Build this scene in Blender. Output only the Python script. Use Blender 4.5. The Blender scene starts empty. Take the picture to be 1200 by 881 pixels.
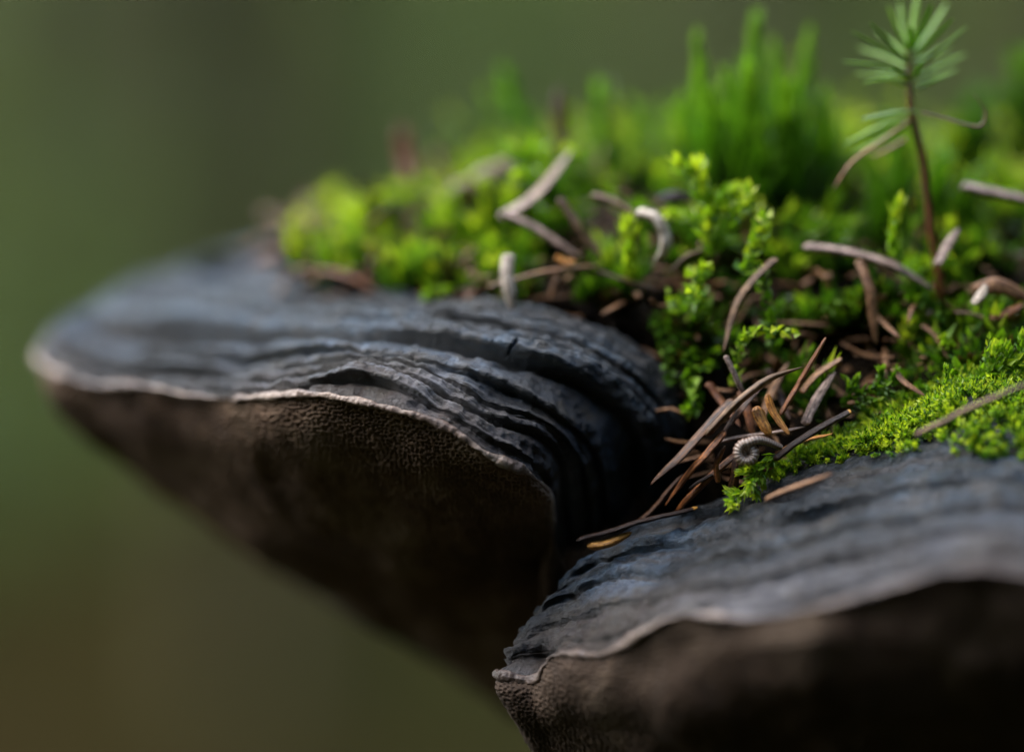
import bpy, math, random
import numpy as np
from mathutils import Vector, Matrix, Quaternion

SC = bpy.context.scene
COL = SC.collection
rng = np.random.default_rng(11)
random.seed(7)

# ------------------------------------------------------------------ camera, sky, sun, exposure
D = 0.35                       # metres from lens to the plane of focus
FRAME_W = 0.090                # metres of the world across the frame at that plane
PITCH = math.radians(7.0)
FOCUS = np.array([0.0, 0.0, 0.62])
R_ = np.array([1.0, 0, 0]); F_ = np.array([0, math.cos(PITCH), -math.sin(PITCH)]); U_ = np.array([0, math.sin(PITCH), math.cos(PITCH)])

cam = bpy.data.cameras.new('camera'); cam_o = bpy.data.objects.new('camera', cam); COL.objects.link(cam_o)
cam.sensor_width = 36.0; cam.lens = 36.0 * D / FRAME_W
cam.clip_start = 0.02; cam.clip_end = 400
cam_o.location = Vector(FOCUS - D * F_)
cam_o.rotation_euler = (math.pi / 2 - PITCH, 0, 0)
cam.dof.use_dof = True; cam.dof.focus_distance = D; cam.dof.aperture_fstop = cam.lens / 25.0
SC.camera = cam_o

SUN_EL, SUN_AZ = math.radians(55), math.radians(-72)      # azimuth from +Y (away from camera), negative to the left
w = bpy.data.worlds.new('World'); SC.world = w; w.use_nodes = True
nt = w.node_tree; nt.nodes.clear()
sky = nt.nodes.new('ShaderNodeTexSky'); sky.sky_type = 'NISHITA'; sky.sun_disc = False
sky.sun_elevation = SUN_EL; sky.sun_rotation = SUN_AZ; sky.air_density = 1.4; sky.dust_density = 1.0
bg = nt.nodes.new('ShaderNodeBackground'); bg.inputs['Strength'].default_value = 0.135
wo = nt.nodes.new('ShaderNodeOutputWorld')
nt.links.new(sky.outputs[0], bg.inputs[0]); nt.links.new(bg.outputs[0], wo.inputs[0])

sl = bpy.data.lights.new('sun', 'SUN'); sl.energy = 1.35; sl.angle = math.radians(70); sl.color = (1.0, 0.95, 0.86)
so = bpy.data.objects.new('sun', sl); COL.objects.link(so)
sd = Vector((math.sin(SUN_AZ) * math.cos(SUN_EL), math.cos(SUN_AZ) * math.cos(SUN_EL), math.sin(SUN_EL)))
so.rotation_euler = sd.to_track_quat('Z', 'Y').to_euler(); so.location = (0, 0, 8)

vs = SC.view_settings
vs.view_transform = 'Standard'; vs.look = 'None'; vs.gamma = 1.0; vs.exposure = 2.62; vs.use_curve_mapping = False
SC.render.engine = 'CYCLES'
SC.cycles.use_denoising = True
SC.cycles.denoiser = 'OPENIMAGEDENOISE'; SC.cycles.denoising_prefilter = 'ACCURATE'
SC.cycles.use_light_tree = False
SC.cycles.sample_clamp_indirect = 2.0
SC.cycles.max_bounces = 5; SC.cycles.diffuse_bounces = 3; SC.cycles.transmission_bounces = 4; SC.cycles.glossy_bounces = 3
SC.cycles.use_adaptive_sampling = True; SC.cycles.adaptive_threshold = 0.008

# ------------------------------------------------------------------ helpers
FPX = 1200 * D / FRAME_W
def P(px, py, d):
    """a point of the place: where the ray through this spot of the frame is d millimetres behind the plane of focus"""
    d = 8 + (d - 8) * 0.76 if d > 8 else (-3 + (d + 3) * 1.3 if d < -3 else d)
    z = D + d * 0.001
    return FOCUS + R_ * ((px - 600) * z / FPX) + U_ * ((440.5 - py) * z / FPX) + F_ * (d * 0.001)
def PP(a): return np.array([P(*t) for t in a])

def _h(ix, iy, iz):
    n = (ix * 374761393 + iy * 668265263 + iz * 1440662683).astype(np.int64) & 0xffffffff
    n = ((n ^ (n >> 13)) * 1274126177) & 0xffffffff
    n = (n ^ (n >> 16)) & 0xffffff
    return n / float(0xffffff) * 2 - 1
def vnoise(p):
    p = np.asarray(p, float); i = np.floor(p).astype(np.int64); f = p - i; f = f * f * f * (f * (f * 6 - 15) + 10)
    x, y, z = i[..., 0], i[..., 1], i[..., 2]; fx, fy, fz = f[..., 0], f[..., 1], f[..., 2]
    def L(a, b, t): return a + (b - a) * t
    return L(L(L(_h(x, y, z), _h(x+1, y, z), fx), L(_h(x, y+1, z), _h(x+1, y+1, z), fx), fy),
             L(L(_h(x, y, z+1), _h(x+1, y, z+1), fx), L(_h(x, y+1, z+1), _h(x+1, y+1, z+1), fx), fy), fz)
def fbm(p, oct=4, g=0.5):
    p = np.asarray(p, float); s = 0; a = 1
    for _ in range(oct):
        s = s + a * vnoise(p); p = p * 2.03 + 17.3; a *= g
    return s

def catmull(pts, n, ts=None):
    """smooth curve through pts (K,...) at n even parameters (or ts in 0..1)"""
    pts = np.asarray(pts, float); K = len(pts)
    t = (np.linspace(0, 1, n) if ts is None else np.asarray(ts)) * (K - 1)
    i = np.clip(np.floor(t).astype(int), 0, K - 2); f = (t - i).reshape((-1,) + (1,) * (pts.ndim - 1))
    p0 = pts[np.clip(i - 1, 0, K - 1)]; p1 = pts[i]; p2 = pts[i + 1]; p3 = pts[np.clip(i + 2, 0, K - 1)]
    return 0.5 * (2 * p1 + (p2 - p0) * f + (2 * p0 - 5 * p1 + 4 * p2 - p3) * f ** 2 + (3 * p1 - p0 - 3 * p2 + p3) * f ** 3)

def grid_normals(G):
    du = np.gradient(G, axis=1); dv = np.gradient(G, axis=0)
    n = np.cross(du, dv); return n / (np.linalg.norm(n, axis=-1, keepdims=True) + 1e-15)
def grid_faces(nv, nu):
    a = np.arange(nv * nu).reshape(nv, nu)
    return np.stack([a[:-1, :-1], a[:-1, 1:], a[1:, 1:], a[1:, :-1]], -1).reshape(-1, 4)

def tag(o, label=None, cat=None, group=None, kind=None):
    if label: o['label'] = label
    if cat: o['category'] = cat
    if group: o['group'] = group
    if kind: o['kind'] = kind
    return o
def mesh_obj(name, V, Fc, mat, parent=None, origin=None, smooth=True, attrs=None, normals=None, uv=None):
    """links ONE mesh object; V in world metres"""
    V = np.asarray(V, float)
    if parent is not None: o0 = np.array(parent['_o'])
    else: o0 = np.asarray(origin if origin is not None else V[0], float)
    me = bpy.data.meshes.new(name)
    Fl = Fc.tolist() if isinstance(Fc, np.ndarray) else Fc
    me.from_pydata((V - o0).tolist(), [], Fl)
    if smooth: me.polygons.foreach_set('use_smooth', [True] * len(me.polygons))
    for k, v in (attrs or {}).items():
        a = me.attributes.new(k, 'FLOAT', 'POINT'); a.data.foreach_set('value', np.asarray(v, np.float32).ravel())
    if uv is not None:
        l = me.uv_layers.new(name='UVMap'); li = np.empty(len(me.loops), np.int32); me.loops.foreach_get('vertex_index', li)
        l.data.foreach_set('uv', np.asarray(uv, np.float32)[li].ravel())
    me.update()
    if normals is not None: me.normals_split_custom_set_from_vertices(np.asarray(normals).reshape(-1, 3).tolist())
    me.materials.append(mat)
    o = bpy.data.objects.new(name, me); COL.objects.link(o)
    if parent is not None: o.parent = parent
    else: o.location = Vector(o0)
    return o
ROOTS = []
def thing(name, origin, label, cat, group=None):
    o = bpy.data.objects.new(name, None); COL.objects.link(o); o.location = Vector(origin); o.empty_display_size = 0.005
    o['_o'] = [float(x) for x in origin]; ROOTS.append(o)
    return tag(o, label, cat, group)

# ------------------------------------------------------------------ materials
class NT:
    def __init__(s, name):
        s.m = bpy.data.materials.new(name); s.m.use_nodes = True; s.t = s.m.node_tree; s.t.nodes.clear()
        s.out = s.n('ShaderNodeOutputMaterial')
    def n(s, kind, **kw):
        x = s.t.nodes.new(kind)
        for k, v in kw.items():
            if k in x.inputs.keys(): x.inputs[k].default_value = v
            else: setattr(x, k, v)
        return x
    def l(s, a, b): s.t.links.new(a, b)
    def ramp(s, fac, stops, interp='LINEAR'):
        r = s.n('ShaderNodeValToRGB'); e = r.color_ramp.elements; r.color_ramp.interpolation = interp
        while len(e) > 1: e.remove(e[-1])
        e[0].position = stops[0][0]; e[0].color = (*stops[0][1], 1)
        for p, c in stops[1:]:
            q = e.new(p); q.color = (*c, 1)
        s.l(fac, r.inputs[0]); return r.outputs[0]
    def math(s, op, a, b=None, c=None):
        x = s.n('ShaderNodeMath', operation=op)
        for i, v in enumerate((a, b, c)):
            if v is None: continue
            if isinstance(v, (int, float)): x.inputs[i].default_value = v
            else: s.l(v, x.inputs[i])
        return x.outputs[0]
    def mix(s, fac, a, b, blend='MIX'):
        x = s.n('ShaderNodeMix', data_type='RGBA', blend_type=blend)
        for sock, v in ((x.inputs[0], fac), (x.inputs[6], a), (x.inputs[7], b)):
            if isinstance(v, (int, float)): sock.default_value = v
            elif isinstance(v, tuple): sock.default_value = (*v, 1)
            else: s.l(v, sock)
        return x.outputs[2]
    def attr(s, name): return s.n('ShaderNodeAttribute', attribute_name=name).outputs['Fac']
    def obj(s): return s.n('ShaderNodeTexCoord').outputs['Object']
    def noise(s, vec, scale, detail=4.0, rough=0.55, out='Fac'):
        x = s.n('ShaderNodeTexNoise', Scale=scale, Detail=detail, Roughness=rough); s.l(vec, x.inputs['Vector']); return x.outputs[out]

def m_crust():
    t = NT('fungus_crust'); co = t.obj(); ring = t.attr('ring')
    n1 = t.noise(co, 130, 5, 0.6); n2 = t.noise(co, 900, 4, 0.65); n3 = t.noise(co, 45, 3)
    base = t.ramp(n1, [(0.28, (0.002, 0.0035, 0.005)), (0.45, (0.006, 0.011, 0.017)), (0.58, (0.022, 0.043, 0.068)), (0.72, (0.105, 0.165, 0.235))])
    spk = t.ramp(n2, [(0.40, (0.35, 0.35, 0.35)), (0.62, (1.25, 1.22, 1.2)), (0.75, (1.9, 1.85, 1.8))])
    c = t.mix(1.0, base, spk, 'MULTIPLY')
    # youngest growth nearest the margin is brown, not grey
    q = t.math('ADD', ring, t.math('MULTIPLY', t.math('SUBTRACT', n3, 0.5), 0.16))
    br = t.ramp(q, [(0.0, (1, 1, 1)), (0.08, (0.9,) * 3), (0.22, (0.65,) * 3), (0.36, (0, 0, 0))])
    brc = t.ramp(n1, [(0.3, (0.018, 0.011, 0.008)), (0.5, (0.065, 0.043, 0.031)), (0.7, (0.19, 0.14, 0.108))])
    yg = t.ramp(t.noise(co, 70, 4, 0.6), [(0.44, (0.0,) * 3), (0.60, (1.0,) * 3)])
    lil = t.ramp(n1, [(0.3, (0.013, 0.017, 0.027)), (0.5, (0.070, 0.081, 0.110)), (0.7, (0.32, 0.335, 0.395))])  # lilac-grey young crust, lightened further to paint in sky sheen near the rim
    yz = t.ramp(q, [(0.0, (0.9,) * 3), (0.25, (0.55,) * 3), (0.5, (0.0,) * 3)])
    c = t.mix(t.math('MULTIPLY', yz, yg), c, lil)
    c = t.mix(t.math('MULTIPLY', br, t.math('SUBTRACT', 1.0, t.math('MULTIPLY', yg, 0.4))), c, brc)
    mo = t.ramp(t.noise(co, 260, 4, 0.6), [(0.52, (0, 0, 0)), (0.66, (0.75, 0.75, 0.75))])
    c = t.mix(mo, c, (0.042, 0.031, 0.017))
    cv = t.n('ShaderNodeCombineXYZ'); t.l(t.math('ADD', t.math('MULTIPLY', ring, 26.0), t.math('MULTIPLY', n3, 2.5)), cv.inputs[0])
    bd = t.noise(cv.outputs[0], 1.0, 2, 0.5)
    c = t.mix(t.ramp(bd, [(0.48, (0, 0, 0)), (0.60, (0.62, 0.62, 0.62))]), c, t.ramp(n1, [(0.3, (0.008, 0.005, 0.0035)), (0.55, (0.034, 0.024, 0.017)), (0.75, (0.10, 0.078, 0.060))]))
    p = t.n('ShaderNodeBsdfPrincipled', Roughness=0.55); t.l(c, p.inputs['Base Color'])
    p.inputs['Specular IOR Level'].default_value = 0.5
    t.l(t.ramp(n2, [(0.3, (0.26,) * 3), (0.7, (0.52,) * 3)]), p.inputs['Roughness'])
    b = t.n('ShaderNodeBump', Strength=1.0, Distance=0.0009); t.l(t.noise(co, 1500, 6, 0.75), b.inputs['Height'])
    t.l(b.outputs[0], p.inputs['Normal']); t.l(p.outputs[0], t.out.inputs[0]); return t.m

def m_pores(name, k):
    t = NT(name); co = t.obj()
    v = t.n('ShaderNodeTexVoronoi', Scale=2500.0, feature='F1'); t.l(co, v.inputs['Vector'])
    n1 = t.noise(co, 90, 4); n2 = t.noise(co, 700, 3)
    c = t.ramp(n1, [(0.3, (0.048, 0.026, 0.015)), (0.55, (0.105, 0.068, 0.043)), (0.75, (0.20, 0.148, 0.102))])
    c = t.mix(0.5, c, t.ramp(n2, [(0.3, (0.5, 0.5, 0.5)), (0.7, (1.3, 1.3, 1.3))]), 'MULTIPLY')
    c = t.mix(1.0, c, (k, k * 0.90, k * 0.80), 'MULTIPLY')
    p = t.n('ShaderNodeBsdfPrincipled', Roughness=0.8); t.l(c, p.inputs['Base Color'])
    p.inputs['Specular IOR Level'].default_value = 0.2
    b = t.n('ShaderNodeBump', Strength=0.35, Distance=0.0003)
    hgt = t.math('MINIMUM', v.outputs['Distance'], 0.55)
    t.l(hgt, b.inputs['Height'])
    b2 = t.n('ShaderNodeBump', Strength=0.6, Distance=0.0006); t.l(t.noise(co, 350, 3), b2.inputs['Height']); t.l(b.outputs[0], b2.inputs['Normal'])
    t.l(b2.outputs[0], p.inputs['Normal']); t.l(p.outputs[0], t.out.inputs[0]); return t.m

def m_margin(name, k):
    t = NT(name); co = t.obj()
    n1 = t.noise(co, 160, 4, 0.6); n2 = t.noise(co, 1400, 3)
    c = t.ramp(n1, [(0.34, (0.07, 0.045, 0.030)), (0.50, (0.18, 0.125, 0.092)), (0.60, (0.34, 0.27, 0.215)), (0.72, (0.58, 0.52, 0.45))])
    c = t.mix(0.5, c, t.ramp(n2, [(0.3, (0.45,) * 3), (0.7, (1.2,) * 3)]), 'MULTIPLY')
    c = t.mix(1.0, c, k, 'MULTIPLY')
    p = t.n('ShaderNodeBsdfPrincipled', Roughness=0.6); t.l(c, p.inputs['Base Color'])
    b = t.n('ShaderNodeBump', Strength=0.8, Distance=0.0003); t.l(n2, b.inputs['Height']); t.l(b.outputs[0], p.inputs['Normal'])
    t.l(p.outputs[0], t.out.inputs[0]); return t.m

def m_leaf(name, stops, transl=0.45, rough=0.45, spec=0.35):
    t = NT(name); co = t.obj(); tone = t.attr('tone')
    f = t.math('ADD', tone, t.math('MULTIPLY', t.math('SUBTRACT', t.noise(co, 120, 2), 0.5), 0.35))
    c = t.ramp(f, stops)
    p = t.n('ShaderNodeBsdfPrincipled', Roughness=rough); t.l(c, p.inputs['Base Color']); p.inputs['Specular IOR Level'].default_value = spec
    tr = t.n('ShaderNodeBsdfTranslucent'); t.l(t.mix(1.0, c, (1.15, 1.25, 0.6), 'MULTIPLY'), tr.inputs[0])
    mx = t.n('ShaderNodeMixShader'); mx.inputs[0].default_value = transl
    t.l(p.outputs[0], mx.inputs[1]); t.l(tr.outputs[0], mx.inputs[2]); t.l(mx.outputs[0], t.out.inputs[0]); return t.m

def m_needle(name, dark, light, rough=0.4, tip=None, spec=0.22):
    t = NT(name); uv = t.n('ShaderNodeTexCoord').outputs['UV']
    mp = t.n('ShaderNodeMapping'); mp.inputs['Scale'].default_value = (2.2, 9.0, 1.0); t.l(uv, mp.inputs[0])
    n1 = t.noise(mp.outputs[0], 3.0, 4, 0.6)
    mp2 = t.n('ShaderNodeMapping'); mp2.inputs['Scale'].default_value = (9.0, 2.0, 1.0); t.l(uv, mp2.inputs[0])
    n2 = t.noise(mp2.outputs[0], 2.0, 3)
    f = t.math('ADD', t.math('MULTIPLY', n1, 0.65), t.math('MULTIPLY', n2, 0.35))
    c = t.ramp(f, [(0.41, dark), (0.57, light)])
    c = t.mix(0.75, c, t.ramp(t.noise(t.obj(), 900, 4, 0.65), [(0.35, (0.45, 0.40, 0.36)), (0.6, (1.1, 1.08, 1.05))]), 'MULTIPLY')
    sy = t.n('ShaderNodeSeparateXYZ'); t.l(uv, sy.inputs[0])
    st = t.math('SINE', t.math('ADD', t.math('MULTIPLY', sy.outputs[1], 44.0), t.math('MULTIPLY', n2, 5.0)))
    c = t.mix(0.55, c, t.ramp(t.math('MULTIPLY_ADD', st, 0.5, 0.5), [(0.15, (0.42, 0.40, 0.38)), (0.75, (1.25, 1.22, 1.18))]), 'MULTIPLY')
    if tip:
        sx = t.n('ShaderNodeSeparateXYZ'); t.l(uv, sx.inputs[0])
        c = t.mix(t.ramp(sx.outputs[0], [(0.955, (0, 0, 0)), (0.972, (1, 1, 1))]), c, tip)
    p = t.n('ShaderNodeBsdfPrincipled', Roughness=rough); t.l(c, p.inputs['Base Color']); p.inputs['Specular IOR Level'].default_value = spec
    b = t.n('ShaderNodeBump', Strength=0.5, Distance=0.0002); t.l(n1, b.inputs['Height']); t.l(b.outputs[0], p.inputs['Normal'])
    t.l(p.outputs[0], t.out.inputs[0]); return t.m

def m_rough(name, scale, stops, rough=0.9, bump=0.001, bscale=None, spec=0.05):
    t = NT(name); co = t.obj(); n = t.noise(co, scale, 6, 0.62)
    c = t.ramp(n, stops)
    p = t.n('ShaderNodeBsdfPrincipled', Roughness=rough); t.l(c, p.inputs['Base Color']); p.inputs['Specular IOR Level'].default_value = spec
    b = t.n('ShaderNodeBump', Strength=0.8, Distance=bump); t.l(t.noise(co, bscale or scale * 4, 5, 0.65), b.inputs['Height']); t.l(b.outputs[0], p.inputs['Normal'])
    t.l(p.outputs[0], t.out.inputs[0]); return t.m

M = dict(
    crust=m_crust(), pores=m_pores('fungus_pores', 1.0), pores_shaded=m_pores('fungus_pores_shaded', 0.42), margin=m_margin('fungus_margin', (0.68, 0.60, 0.53)), margin_dull=m_margin('fungus_margin_dull', (0.42, 0.36, 0.33)),  # second pore copy dimmed so the nearer underside's shade sits in its colour
    moss=m_leaf('moss_leaf', [(0.0, (0.030, 0.018, 0.008)), (0.14, (0.045, 0.035, 0.008)), (0.22, (0.016, 0.050, 0.005)), (0.5, (0.070, 0.165, 0.007)), (0.75, (0.175, 0.305, 0.014)), (1.0, (0.46, 0.52, 0.030))]),
    moss_dark=m_leaf('tall_moss_leaf', [(0.0, (0.016, 0.048, 0.003)), (0.45, (0.085, 0.21, 0.010)), (1.0, (0.28, 0.47, 0.026))]),
    seedling_leaf=m_leaf('seedling_leaf', [(0.0, (0.10, 0.18, 0.008)), (0.5, (0.15, 0.28, 0.014)), (0.8, (0.19, 0.33, 0.028)), (1.0, (0.26, 0.38, 0.16))], 0.3),
    humus=m_rough('humus', 220, [(0.3, (0.003, 0.0022, 0.0015)), (0.55, (0.010, 0.0065, 0.004)), (0.75, (0.032, 0.021, 0.011))], bump=0.001),
    bark=m_rough('bark', 60, [(0.3, (0.008, 0.007, 0.006)), (0.55, (0.03, 0.024, 0.019)), (0.75, (0.075, 0.062, 0.05))], bump=0.002),
    floor=m_rough('forest_floor', 1.1, [(0.36, (0.015, 0.0095, 0.004)), (0.46, (0.015, 0.0115, 0.004)), (0.56, (0.012, 0.0125, 0.004)), (0.70, (0.013, 0.018, 0.006))], bump=0.03, rough=1.0, spec=0.0),
    bole=m_rough('tree_bark', 3.0, [(0.3, (0.040, 0.033, 0.015)), (0.7, (0.085, 0.074, 0.036))], bump=0.02),
    under=m_leaf('undergrowth_leaf', [(0.0, (0.066, 0.063, 0.032)), (0.5, (0.060, 0.082, 0.030)), (1.0, (0.088, 0.106, 0.048))], 0.35, 1.0, 0.0),
)

# ------------------------------------------------------------------ the place around: floor, woods
def build_floor():
    n = 161; ax = np.sinh(np.linspace(-4.2, 4.2, n)) / np.sinh(4.2) * 120
    X, Y = np.meshgrid(ax, ax + 0.0); Z = 0.10 * fbm(np.stack([X * 0.5, Y * 0.5, X * 0], -1), 4) + 0.25 * fbm(np.stack([X * 0.11, Y * 0.11, X * 0 + 3], -1), 2)
    Z *= np.clip(np.hypot(X, Y) / 3, 0, 1); Z = Z + 0.0
    V = np.stack([X, Y, Z], -1)
    o = mesh_obj('forest_floor', V.reshape(-1, 3), grid_faces(n, n), M['floor'], origin=(0, 0, 0))
    tag(o, kind='structure'); return o
build_floor()

def build_woods():
    r = np.random.default_rng(5)
    V = []; Fq = []; T = []; base = 0
    # low bushes all round, thicker behind the stump
    spots = []
    for k in range(420):
        a = r.uniform(-math.pi, math.pi); d = r.uniform(3.2, 22)
        spots.append((math.sin(a) * d, math.cos(a) * d, r.uniform(0.25, 0.6) * (0.6 + d / 10), r.uniform(0, 1)))
    for k in range(150):
        a = r.uniform(-math.pi, math.pi); d = r.uniform(16, 45); spots.append((math.sin(a) * d, math.cos(a) * d, r.uniform(1.6, 3.0), r.uniform(0, 1)))
    spots += [(-0.60, 2.8, 0.34, .8), (-0.42, 3.3, 0.30, 1.0), (-0.52, 4.6, 0.55, .9), (0.15, 5.2, 0.5, .9), (0.75, 4.4, 0.4, .3), (-0.16, 6.0, 0.5, .1)]
    for (x, y, s, tone) in spots:
        n = 110
        u = r.normal(size=(n, 3)); u /= np.linalg.norm(u, axis=1, keepdims=True); u[:, 2] = np.abs(u[:, 2])
        c = np.array([x, y, 0]) + u * s * r.uniform(0.5, 1.0, (n, 1))
        a1 = r.normal(size=(n, 3)); a1 /= np.linalg.norm(a1, axis=1, keepdims=True)
        a2 = np.cross(a1, r.normal(size=(n, 3))); a2 /= np.linalg.norm(a2, axis=1, keepdims=True)
        L = s * r.uniform(0.10, 0.2, (n, 1))
        q = np.stack([c - a1 * L, c + a2 * L * 0.45, c + a1 * L, c - a2 * L * 0.45], 1)
        V.append(q.reshape(-1, 3)); T.append(np.repeat(np.clip(tone + r.normal(0, .15, n), 0, 1), 4))
    # spruce crowns: drooping boughs of leaf faces, set well back, closing off the low sky
    stems = []
    for k in range(210):
        a = r.uniform(-math.pi, math.pi)
        if -1.9 < a < 0.35 and r.uniform() < 0.94: continue             # a clearing opens to the left and behind
        d = r.uniform(6.0, 26)
        x, y = math.sin(a) * d, math.cos(a) * d
        h = r.uniform(7, 12); stems.append((x, y, h, r.uniform(0.10, 0.22)))
        n = 420
        z = r.uniform(0.12, 1.0, n) ** 0.9; ph = r.uniform(0, 2 * math.pi, n)
        rad = (1.02 - z) * h * 0.19 * np.sqrt(r.uniform(0.05, 1, n))
        c = np.stack([x + np.cos(ph) * rad, y + np.sin(ph) * rad, z * h - rad * 0.35], 1)
        a1 = np.stack([np.cos(ph), np.sin(ph), -0.4 + r.normal(0, .25, n)], 1); a1 /= np.linalg.norm(a1, axis=1, keepdims=True)
        a2 = np.cross(a1, r.normal(size=(n, 3))); a2 /= np.linalg.norm(a2, axis=1, keepdims=True)
        L = r.uniform(0.25, 0.55, (n, 1))
        q = np.stack([c - a1 * L, c + a2 * L * 0.35, c + a1 * L, c - a2 * L * 0.35], 1)
        V.append(q.reshape(-1, 3)); T.append(np.repeat(np.clip(r.uniform(0, 1) * 0.6 + r.normal(0, .15, n), 0, 1), 4))
    # unseen thicket behind the viewpoint, added to keep front light off the undersides
    for k in range(46):
        a = math.pi + r.uniform(-1.25, 1.25); d = r.uniform(1.6, 6.0); x, y = math.sin(a) * d, math.cos(a) * d
        h = r.uniform(2.2, 5.0); n = 420; z = r.uniform(0.02, 1.0, n); ph = r.uniform(0, 2 * math.pi, n)
        rad = (1.05 - z) * h * 0.22 * np.sqrt(r.uniform(0.05, 1, n))
        c = np.stack([x + np.cos(ph) * rad, y + np.sin(ph) * rad, z * h], 1)
        a1 = np.stack([np.cos(ph), np.sin(ph), -0.3 + r.normal(0, .25, n)], 1); a1 /= np.linalg.norm(a1, axis=1, keepdims=True)
        a2 = np.cross(a1, r.normal(size=(n, 3))); a2 /= np.linalg.norm(a2, axis=1, keepdims=True)
        L = r.uniform(0.10, 0.24, (n, 1))
        q = np.stack([c - a1 * L, c + a2 * L * 0.35, c + a1 * L, c - a2 * L * 0.35], 1)
        V.append(q.reshape(-1, 3)); T.append(np.repeat(np.clip(0.3 + r.normal(0, .15, n), 0, 1), 4)); stems.append((x, y, h, 0.03))
    V = np.concatenate(V); T = np.concatenate(T)
    Fc = np.arange(len(V)).reshape(-1, 4)
    o = mesh_obj('forest_undergrowth', V, Fc, M['under'], origin=(0, 0, 0), smooth=False, attrs={'tone': T})
    tag(o, 'blurred green undergrowth and spruce boughs far behind the fungi', 'undergrowth', kind='stuff')
    stems += [(-0.165, 2.3, 9.0, 0.030), (-0.26, 4.4, 9.0, 0.05), (-0.62, 5.6, 10.0, 0.12), (0.42, 6.5, 11.0, 0.14), (0.62, 3.9, 9.0, 0.07)]
    # trunks
    TV = []; TF = []; b = 0
    for (x, y, h, rr) in stems:
        k = 9; zz = np.array([-0.1, 0.15, 0.6, 2.0, h * 0.5, h * 0.97]); rad = rr * np.array([1.7, 1.3, 1.05, 1.0, 0.65, 0.05])
        th = np.linspace(0, 2 * math.pi, k, endpoint=False)
        g = np.stack([x + np.outer(rad, np.cos(th)), y + np.outer(rad, np.sin(th)), np.repeat(zz[:, None], k, 1)], -1)
        TV.append(g.reshape(-1, 3))
        for i in range(len(zz) - 1):
            for j in range(k): TF.append((b + i * k + j, b + i * k + (j + 1) % k, b + (i + 1) * k + (j + 1) % k, b + (i + 1) * k + j))
        b += k * len(zz)
    o = mesh_obj('forest_trunks', np.concatenate(TV), TF, M['bole'], origin=(0, 0, 0))
    tag(o, 'blurred tree trunks of the dim wood behind the fungi', 'trees', kind='stuff')
build_woods()

# ------------------------------------------------------------------ the dead trunk that carries everything
SUB = [  # rows of the humus bed from the foot of its front edge to the back
 [(350,330,46),(440,352,34),(545,372,27),(665,390,25),(755,620,34),(745,730,30),(870,730,18),(960,640,16),(1080,590,18),(1200,560,20),(1330,550,24)],
 [(335,312,40),(430,334,29),(540,352,22),(660,356,17),(775,405,14),(835,505,9),(880,548,7),(960,520,6),(1080,470,7),(1200,445,9),(1330,440,14)],
 [(325,292,46),(425,306,35),(540,324,29),(660,330,26),(785,358,19),(852,420,15),(930,445,14),(1020,432,12),(1120,422,12),(1240,412,14),(1350,400,20)],
 [(330,280,54),(430,276,44),(550,282,38),(670,282,32),(790,300,25),(860,340,21),(940,352,18),(1030,362,15),(1130,372,16),(1250,368,18),(1370,350,26)],
 [(350,285,64),(450,270,55),(560,256,49),(680,246,44),(800,252,37),(870,276,32),(950,296,29),(1040,310,26),(1140,314,26),(1260,300,28),(1390,280,36)],
 [(400,300,78),(480,266,70),(580,234,66),(690,216,62),(800,206,58),(880,205,56),(960,222,53),(1050,238,51),(1150,238,50),(1270,208,54),(1400,180,60)],
 [(470,335,95),(530,295,90),(610,258,88),(700,232,86),(800,212,84),(880,205,82),(960,214,82),(1050,222,82),(1150,210,84),(1280,170,90),(1410,140,95)],
 [(600,420,112),(620,360,112),(680,320,114),(740,300,116),(810,285,118),(880,280,118),(960,280,120),(1050,280,122),(1150,270,124),(1280,240,126),(1410,220,126)],
]
SUBG = np.array([PP(r) for r in SUB])
NUs, NVs = 220, 160
SUBC = catmull(np.swapaxes(catmull(SUBG, NVs), 0, 1), NUs); SUBC = np.swapaxes(SUBC, 0, 1)   # (NV,NU,3)
def build_trunk():
    c = P(1250, 700, 97)
    t = thing('rotten_log', (c[0], c[1], 0.0), 'dark rotting trunk carrying the two bracket fungi, its top hidden under moss', 'trunk')
    G = SUBC + grid_normals(SUBC)[..., :] * (0.0011 * fbm(SUBC * 260, 4))[..., None]
    mesh_obj('humus_top', G.reshape(-1, 3), grid_faces(NVs, NUs), M['humus'], t)
    k, nz = 96, 120
    th = np.linspace(0, 2 * math.pi, k + 1); top = P(1250, 450, 97)[2] - 0.001
    zz = np.linspace(-0.03, top, nz); f = zz / top
    rad = 0.054 + 0.020 * (1 - np.clip(f, 0, 1)) ** 3
    g = np.stack([c[0] + np.outer(rad, np.cos(th)), c[1] + np.outer(rad, np.sin(th)), np.repeat(zz[:, None], k + 1, 1)], -1)
    d = np.stack([np.cos(th), np.sin(th), th * 0], -1)[None]
    q = np.stack([np.cos(th)[None] * 6 + 0 * zz[:, None], np.sin(th)[None] * 6 + 0 * zz[:, None], zz[:, None] * 22 + 0 * th[None]], -1)
    g = g + d * (0.004 * fbm(q, 5) - 0.002 * np.abs(fbm(q * np.array([2.4, 2.4, 0.5]), 3)))[..., None]
    g[:, -1] = g[:, 0]
    V = g.reshape(-1, 3); Fc = grid_faces(nz, k + 1).tolist()
    ci = len(V); V = np.vstack([V, [[c[0], c[1], top]]])
    for j in range(k): Fc.append(((nz - 1) * (k + 1) + j, (nz - 1) * (k + 1) + j + 1, ci))
    mesh_obj('bark', V, Fc, M['bark'], t)
    return t
build_trunk()

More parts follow.
